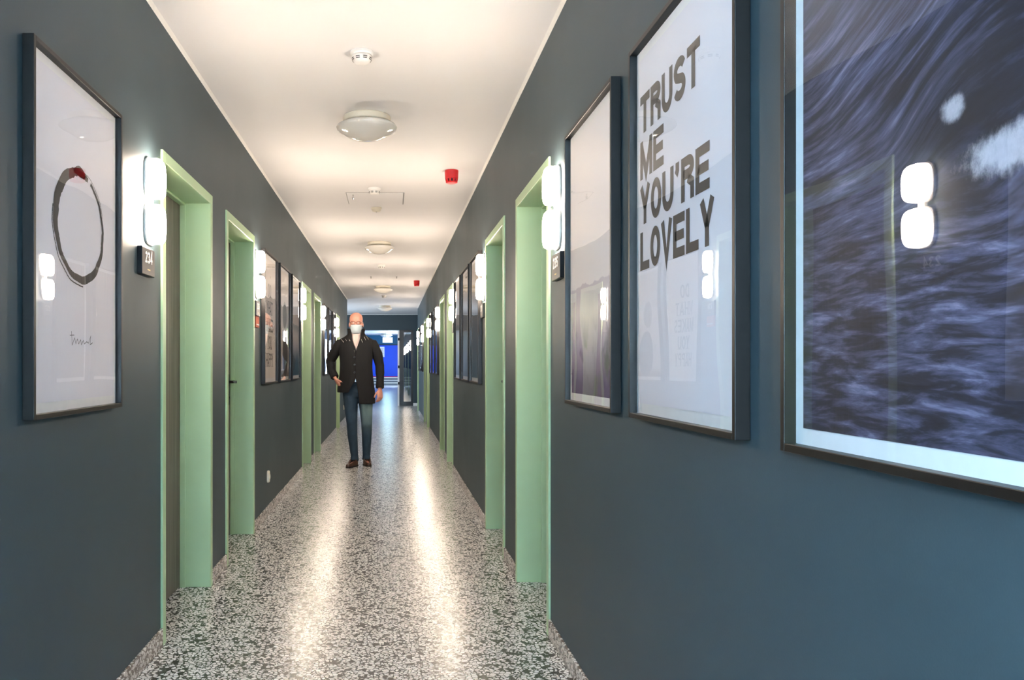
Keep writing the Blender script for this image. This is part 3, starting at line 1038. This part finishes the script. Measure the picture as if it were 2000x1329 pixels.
for i, (x, y, lab) in enumerate(((.463, 6.22, 'red round fire alarm sounder on the ceiling, nearer one'), (.456, 14.35, 'tiny red fire alarm sounder on the ceiling, farther one'))):
    o = sir if i == 0 else copy_tree(sir)
    o.location = (x, y, H)
    tag(o, lab, 'fire alarm', 'red fire alarm sounders')

r = empty('ceiling_hatch', (-.135, 7.26, H))
MB().box(-.243, .243, -.243, .243, -.0035, 0).build('panel', M['ceiling'], r, bevel=.001)
g = MB()
for a, b, c_, d_ in ((-.250, .250, -.250, -.245), (-.250, .250, .245, .250), (-.250, -.245, -.245, .245)):
    g.box(a, b, c_, d_, -.002, 0)
g.box(.243, .2525, -.245, .245, -.006, 0)
g.build('gap_edge', M['grey_metal'], r)
mb = MB().lathe([(0, -.003), (.007, -.003), (.007, -.008), (.003, -.010), (.003, -.030), (.008, -.034), (.004, -.046), (0, -.048)], 14, 'z', (-.19, -.17, 0))
mb.box(-.199, -.181, -.172, -.168, -.026, -.022)
mb.build('latch', M['chrome'], r)
tag(r, 'square flush access hatch in the ceiling with a small hanging latch', 'access hatch')

# sprinkler-like hooks between the second and third dome lamps
hk = MB().lathe([(0, 0), (.014, 0), (.014, -.004), (.005, -.008), (.005, -.022), (.011, -.026), (.011, -.028), (0, -.030)], 16)
h0 = hk.build('ceiling_nozzle', M['grey_metal'])
for i, (x, y, lab) in enumerate(((-.33, 13.7, 'tiny grey ceiling nozzle on the left, between dome lamps'), (.10, 13.7, 'tiny grey ceiling nozzle on the right, between dome lamps'))):
    o = h0 if i == 0 else h0.copy()
    if i: C.objects.link(o)
    o.location = (x, y, H); tag(o, lab, 'nozzle', 'tiny grey ceiling nozzles')

# exit sign and notice in the hall
r = empty('exit_sign', (-.165, 45.0, 2.42))
MB().box(-.27, .27, 0, .07, 0, .29).build('sign_box', M['white_plastic'], r, bevel=.005)
MB().box(-.255, .255, -.004, 0, .015, .275).build('lit_face', M['exit_light'], r)
MB().box(-.12, -.10, .025, .045, .29, HALL_H - 2.42).box(.10, .12, .025, .045, .29, HALL_H - 2.42).build('hanger', M['grey_metal'], r)
tag(r, 'glowing white exit sign box hanging before the blue door', 'exit sign')
r = empty('notice', (-.545, HALL_END - .061, 1.67))
MB().box(-.17, .17, -.006, 0, 0, .62).build('sheet', M['white_ink'], r)
mb = MB()
for i in range(9):
    mb.box(-.12, .12 - .03 * (i % 3), -.0075, -.006, .50 - i * .045, .512 - i * .045)
mb.build('text_lines', M['red_ink'], r)
tag(r, 'white notice sheet with red lines on the blue door', 'notice')


# ------------------------------------------------------------------ the walking man
M['skin'] = plain('skin', (222, 158, 138), 0.5, 0, 30, 0.06)
M['coat'] = plain('black_wool', (13, 13, 16), 0.85, 0, 220, 0.3, 0.3)
M['coat_lining'] = plain('quilted_black', (26, 26, 30), 0.5, 0, 90, 0.3)
M['shirt'] = plain('pale_shirt', (232, 212, 204), 0.8, 0, 60, 0.05)
M['mask'] = plain('face_mask', (205, 220, 228), 0.8, 0, 60, 0.03)
M['shoe'] = plain('brown_leather', (74, 50, 38), 0.3, 0, 50, 0.2)
M['sole'] = plain('dark_sole', (22, 18, 16), 0.6)
M['belt'] = plain('black_leather', (20, 20, 20), 0.35)
M['eye'] = plain('eye_white', (225, 220, 215), 0.2)


def denim():
    n = N('blue_denim')
    x, y, z, co = n.xyz()
    f = n.noise(co, 9, 4, .6)
    worn = n.mul(n.ss(.30, .72, z), n.mul(n.ss(.86, .70, z), n.ss(.0, .05, x)))   # faded thigh of one leg
    fine = n.noise(n.vec(n.mul(x, 300), n.mul(y, 300), n.mul(z, 60)), 1.0, 2)
    col = n.mix(f, srgb(24, 42, 58), srgb(48, 72, 90))
    col = n.mix(n.mul(worn, .75), col, srgb(128, 152, 150))
    wr = n.noise(n.vec(n.mul(x, 6), n.mul(y, 6), n.mul(z, 26)), 1.0, 2)
    return n.fin(col, .85, None, n.bump(n.add(n.mul(fine, .2), wr), .5, .012))


M['denim'] = denim()


def bake_remesh(mb, name, mat, parent, voxel, smooth=6):
    o = mb.build(name, mat, None, smooth=True)
    m = o.modifiers.new('r', 'REMESH'); m.mode = 'VOXEL'; m.voxel_size = voxel; m.use_smooth_shade = True
    if smooth:
        s = o.modifiers.new('s', 'SMOOTH'); s.factor = .5; s.iterations = smooth
    dg = bpy.context.evaluated_depsgraph_get()
    me = bpy.data.meshes.new_from_object(o.evaluated_get(dg))
    o.modifiers.clear()
    old = o.data; o.data = me; bpy.data.meshes.remove(old)
    me.name = name
    if not me.materials: me.materials.append(mat)
    for p in me.polygons: p.use_smooth = True
    o.parent = parent
    return o


def hand(mb, wrist, d, t, n_, curl=(18, 30, 22), spread=1.0):
    """wrist point, finger direction d, thumb-side direction t, palm normal n_"""
    wrist, d, t, n_ = Vector(wrist), Vector(d).normalized(), Vector(t), Vector(n_)
    t = (t - d * t.dot(d)).normalized()
    n2 = d.cross(t)
    n_ = n2 if n2.dot(n_) > 0 else -n2
    mb.tube([wrist - d * .03, wrist, wrist + d * .035, wrist + d * .07, wrist + d * .095, wrist + d * .102], [(.024, .020), (.026, .019), (.037, .018), (.042, .017), (.041, .014), (.034, .010)], 16, up=n_, power=2.4)
    for i, (off, ln, r0) in enumerate(((.031, .074, .0092), (.0105, .083, .0095), (-.0105, .077, .0090), (-.031, .060, .0080))):
        p = wrist + d * (.092 - abs(off) * .12) + t * off
        ang = 0
        dirn = (d + t * off * 2.2 * spread).normalized()
        P = [p - dirn * .02, p]; R = [r0, r0]
        for k_, (fr, c_) in enumerate(zip((.45, .30, .25), curl)):
            ang += math.radians(c_ + i * 3)
            dd = dirn * math.cos(ang) + n_ * math.sin(ang)
            p = p + dd * ln * fr
            P.append(p); R.append(r0 * (.93, .86, .62)[k_])
        mb.tube(P, R, 10, up=t)
    p = wrist + d * .022 + t * .024 + n_ * .006
    P = [p]; R = [.013]
    for k_, (l, a) in enumerate(((.036, 42), (.030, 24), (.024, 12))):
        a = math.radians(a)
        p = p + (d * math.cos(a) + t * math.sin(a) + n_ * .30).normalized() * l
        P.append(p); R.append((.0115, .0100, .0070)[k_])
    mb.tube(P, R, 10, up=n_)


man = empty('person', (-0.366, 9.76, 0.0))
tag(man, 'bald person in white face mask, long black coat and jeans walking along the corridor', 'person')

HX, HZ = -.045, 1.575          # head: centre line and chin
SH_R = [(.150, .0, 1.448), (.205, .015, 1.33), (.235, .03, 1.19), (.24, .005, 1.06), (.238, -.03, .925)]
SH_L = [(-.235, .0, 1.45), (-.30, .03, 1.35), (-.358, .055, 1.24), (-.338, .02, 1.14), (-.296, -.035, 1.050)]

b = MB()
# trunk and neck
b.rings([[(HX + rx * math.cos(2 * PI * k / 24) + dx, cy_ + ry * math.sin(2 * PI * k / 24), z) for k in range(24)] for z, rx, ry, cy_, dx in (
    (.84, .12, .10, .01, .01), (.92, .150, .105, .01, .005), (1.02, .145, .10, .0, 0), (1.12, .138, .095, .0, 0), (1.25, .150, .105, .005, 0), (1.36, .165, .105, .01, 0), (1.44, .165, .09, .015, 0), (1.49, .115, .07, .02, 0), (1.52, .062, .060, .02, 0), (1.57, .053, .056, .012, 0), (1.64, .052, .056, .005, 0))])
# head, front faces -y
hr = []
for dz, rx, f, bk in ((-.004, .022, .055, .0), (.006, .036, .078, .02), (.025, .050, .086, .045), (.05, .060, .089, .068), (.08, .067, .090, .084), (.11, .072, .089, .095), (.14, .076, .090, .102), (.165, .078, .092, .104), (.19, .076, .088, .101), (.212, .068, .076, .090), (.23, .053, .058, .070), (.243, .030, .034, .042), (.248, .010, .012, .016)):
    ring = []
    for k in range(28):
        a = 2 * PI * k / 28
        s_ = math.sin(a)
        ring.append((HX + rx * math.cos(a) * (1 if s_ > 0 else (1 - .10 * s_ * s_)), -.008 + (bk if s_ > 0 else f) * s_, HZ + dz))
    hr.append(ring)
b.rings(hr)
hc = -.008
b.tube([(HX, hc - .086, HZ + .128), (HX, hc - .098, HZ + .105), (HX, hc - .112, HZ + .084), (HX, hc - .092, HZ + .074)], [(.007, .008), (.009, .010), (.015, .012), (.012, .008)], 12)   # nose
for s_ in (-1, 1):
    b.ball((HX + s_ * .031, hc - .078, HZ + .137), .022, .012, .008, 12, 8)            # brow
    b.ball((HX + s_ * .081, hc + .012, HZ + .102), .008, .017, .031, 12, 10)           # ear
    b.ball((HX + s_ * .045, hc - .062, HZ + .085), .020, .020, .020, 12, 8)            # cheek
b.ball((HX, hc - .086, HZ + .050), .022, .008, .009, 14, 8)                             # lips
b.ball((HX, hc - .076, HZ + .018), .020, .014, .016, 12, 8)                             # chin
# arms
b.tube(SH_R, [.052, .046, .040, .036, .029], 16)
b.tube(SH_L, [.052, .046, .042, .036, .029], 16)
hand(b, (.238, -.036, .905), (0.02, -.14, -1), (-.75, -.66, 0), (-.6, .7, 0))
hand(b, (-.286, -.046, 1.032), (.50, -.02, -.86), (.35, -.9, .1), (.8, .3, 0), (4, 6, 5))
# legs
LEG_L = [(-.115, .0, .90), (-.108, -.03, .76), (-.092, -.065, .50), (-.086, -.055, .36), (-.062, -.04, .11)]
LEG_R = [(.045, .01, .90), (.07, .015, .74), (.080, .01, .50), (.080, .05, .36), (.075, .085, .11)]
b.tube(LEG_L, [.085, .075, .054, .050, .034], 18)
b.tube(LEG_R, [.085, .075, .054, .050, .034], 18)
for leg, toe in ((LEG_L, (-.125, -.235)), (LEG_R, (.105, -.10))):
    a = Vector(leg[-1]); tx, ty = toe
    b.tube([(a.x, a.y, .13), (a.x, a.y, .08), (a.x, a.y + .01, .04)], [.030, .028, .024], 12)
    b.tube([(a.x + (a.x - tx) * .10, a.y + .02, .036), (a.x, a.y, .042), ((a.x + tx) / 2, (a.y + ty) / 2, .030), (tx * .85 + a.x * .15, ty * .85 + a.y * .15, .026)], [(.020, .018), (.024, .020), (.024, .014), (.018, .009)], 14, up=Vector((0, 0, 1)))
body = bake_remesh(b, 'body', M['skin'], man, .0045, 3)

# eyes behind glasses
for s_ in (-1, 1):
    MB().ball((HX + s_ * .031, hc - .082, HZ + .120), .011, .008, .007, 14, 8).build('eye', M['eye'], man, smooth=True)
g = MB()
for s_ in (-1, 1):
    P = [Vector((HX + s_ * .033 + x, hc - .104, HZ + .118 + z)) for x, z in squircle(.026, .019, 2.8, 24)]
    g.tube(P + [P[0], P[1]], .0018, 6)
    g.tube([(HX + s_ * .059, hc - .103, HZ + .122), (HX + s_ * .082, hc - .06, HZ + .122), (HX + s_ * .086, hc + .01, HZ + .118)], .0018, 6)
g.tube([(HX - .008, hc - .104, HZ + .122), (HX, hc - .106, HZ + .125), (HX + .008, hc - .104, HZ + .122)], .0018, 6)
tag(g.build('glasses', M['black_metal'], man), 'thin dark glasses')
# mask over nose, mouth and chin
R = []
for dz, rx, f in ((-.010, .040, .062), (.000, .052, .088), (.02, .060, .104), (.045, .066, .112), (.07, .069, .118), (.09, .069, .118), (.098, .066, .110)):
    R.append([(HX + rx * math.cos(a), hc - .004 - f * abs(math.sin(a)) ** .85, HZ + dz) for a in [PI + PI * k / 22 for k in range(23)]])
mo = MB().rings(R, cap=False, closed=False).build('face_mask', M['mask'], man, smooth=True)
so = mo.modifiers.new('solid', 'SOLIDIFY'); so.thickness = .002
for s_ in (-1, 1):
    MB().tube([(HX + s_ * .067, hc - .02, HZ + .085), (HX + s_ * .082, hc + .02, HZ + .12), (HX + s_ * .084, hc + .034, HZ + .10), (HX + s_ * .068, hc - .01, HZ + .02)], .0014, 6).build('ear_loop', M['mask'], mo)

# shirt in the V of the coat
sr = []
for z, rx, ry, cy_ in ((1.30, .10, .104, .0), (1.42, .10, .100, .005), (1.49, .085, .088, .01), (1.53, .066, .074, .012), (1.575, .062, .070, .005), (1.60, .064, .072, .003)):
    sr.append([(HX + rx * math.cos(2 * PI * k / 26), cy_ + ry * math.sin(2 * PI * k / 26), z) for k in range(26)])
so_ = MB().rings(sr, cap=False).build('shirt', M['shirt'], man, smooth=True)
m = so_.modifiers.new('solid', 'SOLIDIFY'); m.thickness = .003

# trousers
t = MB()
t.tube(LEG_L, [.094, .086, .064, .060, .044], 20)
t.tube(LEG_R, [.094, .084, .066, .061, .046], 20)
for leg in (LEG_L, LEG_R):
    a = Vector(leg[-1]); t.tube([(a.x, a.y, .13), (a.x, a.y - .006, .09), (a.x, a.y - .012, .060)], [.045, .049, .054], 20)
t.rings([[(HX + .01 + rx * math.cos(2 * PI * k / 24), .01 + ry * math.sin(2 * PI * k / 24), z) for k in range(24)] for z, rx, ry in ((.82, .12, .10), (.88, .160, .118), (.95, .162, .115), (1.03, .155, .108))])
bake_remesh(t, 'jeans', M['denim'], man, .008, 5)
bl = MB()
R = []
for z, e in ((1.0, 0), (1.0, .006), (1.032, .006), (1.032, 0)):
    R.append([(HX + .01 + (.158 + e) * math.cos(2 * PI * k / 40), .01 + (.111 + e) * math.sin(2 * PI * k / 40), z) for k in range(40)])
bo = bl.rings(R, cap=False).build('belt', M['belt'], man)
MB().box(HX - .012, HX + .030, -.112, -.106, .998, 1.034).build('buckle', M['chrome'], bo, bevel=.002)

# coat: an open sheet wrapped round the trunk, front edges apart below the belt and at the neck
NC = 44
rows = []
CO = [  # z, rx, ry, cy, left edge x, right edge x
    (.735, .222, .158, .005, -.125, -.005), (.82, .222, .158, .005, -.110, -.010), (.90, .218, .156, .004, -.092, -.022), (.98, .208, .150, .002, -.065, -.034),
    (1.04, .200, .144, .0, -.040, -.048), (1.12, .192, .140, .0, -.036, -.050), (1.22, .188, .140, .0, -.036, -.050), (1.32, .198, .140, .003, -.036, -.050), (1.38, .206, .136, .006, -.040, -.040),
    (1.43, .222, .132, .010, -.062, -.022), (1.475, .222, .124, .014, -.080, -.006), (1.505, .192, .112, .016, -.088, .002), (1.530, .138, .100, .016, -.094, .010), (1.565, .094, .090, .014, -.098, .016), (1.60, .098, .094, .012, -.104, .022), (1.632, .106, .100, .010, -.112, .030)]
for z, rx, ry, cy_, xl, xr in CO:
    a0 = -PI / 2 + math.asin(max(-1, min(1, (xr - HX) / rx)))
    a1 = 1.5 * PI + math.asin(max(-1, min(1, (xl - HX) / rx)))
    row = []
    for k in range(NC + 1):
        a = a0 + (a1 - a0) * k / NC
        z2 = z
        x, y = HX + rx * math.cos(a), cy_ + ry * math.sin(a)
        if z < 1.0:      # the wearer's right flap is hitched up by the hand in the pocket
            lift = max(0.0, min(1.0, (HX + .02 - x) / .06))
            z2 = z + lift * .135 * (1.0 - (z - .735) / .265)
            r2 = 1 + .018 * math.sin(a * 9) * (1 - (z - .735) / .265)
            x = HX + (x - HX) * r2; y = cy_ + (y - cy_) * r2
        row.append((x, y + (.006 if k > NC - 2 else 0), z2))
    rows.append(row)
cm = MB().rings(rows, cap=False, closed=False)
co_ = cm.build('coat', [M['coat'], M['coat_lining']], man, smooth=True)
m = co_.modifiers.new('solid', 'SOLIDIFY'); m.thickness = .010; m.offset = 0.0; m.material_offset = 0
m = co_.modifiers.new('sub', 'SUBSURF'); m.levels = 1; m.render_levels = 2


def sleeve(P, rad, cuff):
    s = MB()
    P = [Vector(p) for p in P]
    top = P[0] + Vector((-.05 if P[0].x > 0 else .05, 0, .022))
    Q = [top, P[0]]; Rr = [rad[0] * .62, rad[0] * .93]
    for i in range(len(P) - 1):
        for f in (.34, .67, 1.0):
            q = P[i].lerp(P[i + 1], f)
            r_ = rad[i] + (rad[i + 1] - rad[i]) * f + .0025 * math.sin(i * 5.1 + f * 7.0)
            Q.append(q); Rr.append((r_, r_ * 1.03))
    s.tube(Q, Rr, 20)
    o = s.build('sleeve', M['coat'], man, smooth=True)
    d = (P[-1] - P[-2]).normalized()
    c = MB().tube([P[-1] - d * .052, P[-1] - d * .046, P[-1] - d * .004, P[-1] + d * .002], [cuff + .0005, cuff + .0035, cuff + .004, cuff], 20)
    c.build('cuff', M['coat'], o, smooth=False)
    return o


sleeve(SH_R, [.066, .062, .055, .050, .045], .046)
sleeve(SH_L, [.066, .060, .056, .051, .044], .045)


def rod(p, q, r_, mat, name, parent):
    return MB().tube([p, q], r_, 8).build(name, mat, parent)


# short bright metal rods on the collar and shoulders
for p, q in (((-.215, -.098, 1.500), (-.185, -.118, 1.462)), ((-.170, -.110, 1.505), (-.150, -.126, 1.478)), ((-.125, -.116, 1.500), (-.112, -.130, 1.474)),
             ((.020, -.118, 1.502), (.036, -.128, 1.462)), ((.052, -.108, 1.532), (.074, -.122, 1.488)), ((.080, -.102, 1.540), (.104, -.110, 1.498)), ((-.064, -.146, 1.375), (-.054, -.150, 1.345))):
    rod(p, q, .0042, M['chrome'], 'metal_rod', co_)
for z in (1.29, 1.20, 1.11):
    MB().lathe([(0, -.146), (.011, -.146), (.012, -.142), (.011, -.138), (0, -.138)], 16, 'y', (-.058, 0, z)).build('button', M['belt'], co_)
# pocket welts
rod((-.248, -.060, 1.035), (-.200, -.112, .975), .007, M['coat'], 'pocket_welt', co_)
rod((.150, -.070, 1.065), (.128, -.098, .975), .006, M['coat'], 'pocket_welt', co_)

# shoes
for ax, ay, tx, ty in ((-.060, -.035, -.132, -.245), (.075, .09, .110, -.115)):
    a, tt = Vector((ax, ay, 0)), Vector((tx, ty, 0))
    d = (tt - a).normalized(); s_ = Vector((-d.y, d.x, 0))
    L_ = (tt - a).length + .07
    h0_ = a - d * .06
    def outline(grow, z, N_=28):
        P = []
        for k in range(N_):
            q = 2 * PI * k / N_
            u_ = .5 - .5 * math.cos(q)
            wdt = (.034 + .014 * math.sin(PI * min(1, u_ * 1.15)) ** 1.5) * math.sqrt(max(0.0, 1 - (2 * u_ - 1) ** 6)) + grow
            sg = 1 if math.sin(q) > 0 else -1
            if k in (0, N_ // 2): wdt = 0
            P.append(h0_ + d * (u_ * (L_ + 2 * grow) - grow) + s_ * wdt * sg + Vector((0, 0, z)))
        return P
    sh = MB()
    top = []
    for lev, (gr, base, rise) in enumerate(((0, .012, 0), (.001, .030, 0), (-.001, .046, .012), (-.006, .058, .032), (-.012, .064, .054))):
        ring = []
        for p in outline(gr, 0):
            u_ = max(0, min(1, (p - h0_).dot(d) / L_))
            ring.append(p + Vector((0, 0, base * (1 - .35 * max(0, u_ - .45)) + rise * max(0.0, 1 - u_ / .62) * (1.25 - .3 * u_) - (.014 * max(0, u_ - .6) * lev / 2))))
        top.append(ring)
    c0 = h0_ + d * .075
    top.append([c0 + (p - c0) * .55 + Vector((0, 0, .004)) for p in top[-1]])
    sh.rings(top)
    so2 = sh.build('shoe', M['shoe'], man, smooth=True)
    MB().rings([outline(.003, 0.0), outline(.004, .006), outline(.003, .013)]).build('sole', M['sole'], so2)
    for j in range(4):
        c_ = h0_ + d * (.115 + .018 * j) + Vector((0, 0, .086 - .0085 * j))
        MB().tube([c_ - s_ * .020 - Vector((0, 0, .008)), c_, c_ + s_ * .020 - Vector((0, 0, .008))], .0022, 6).build('lace', M['sole'], so2)
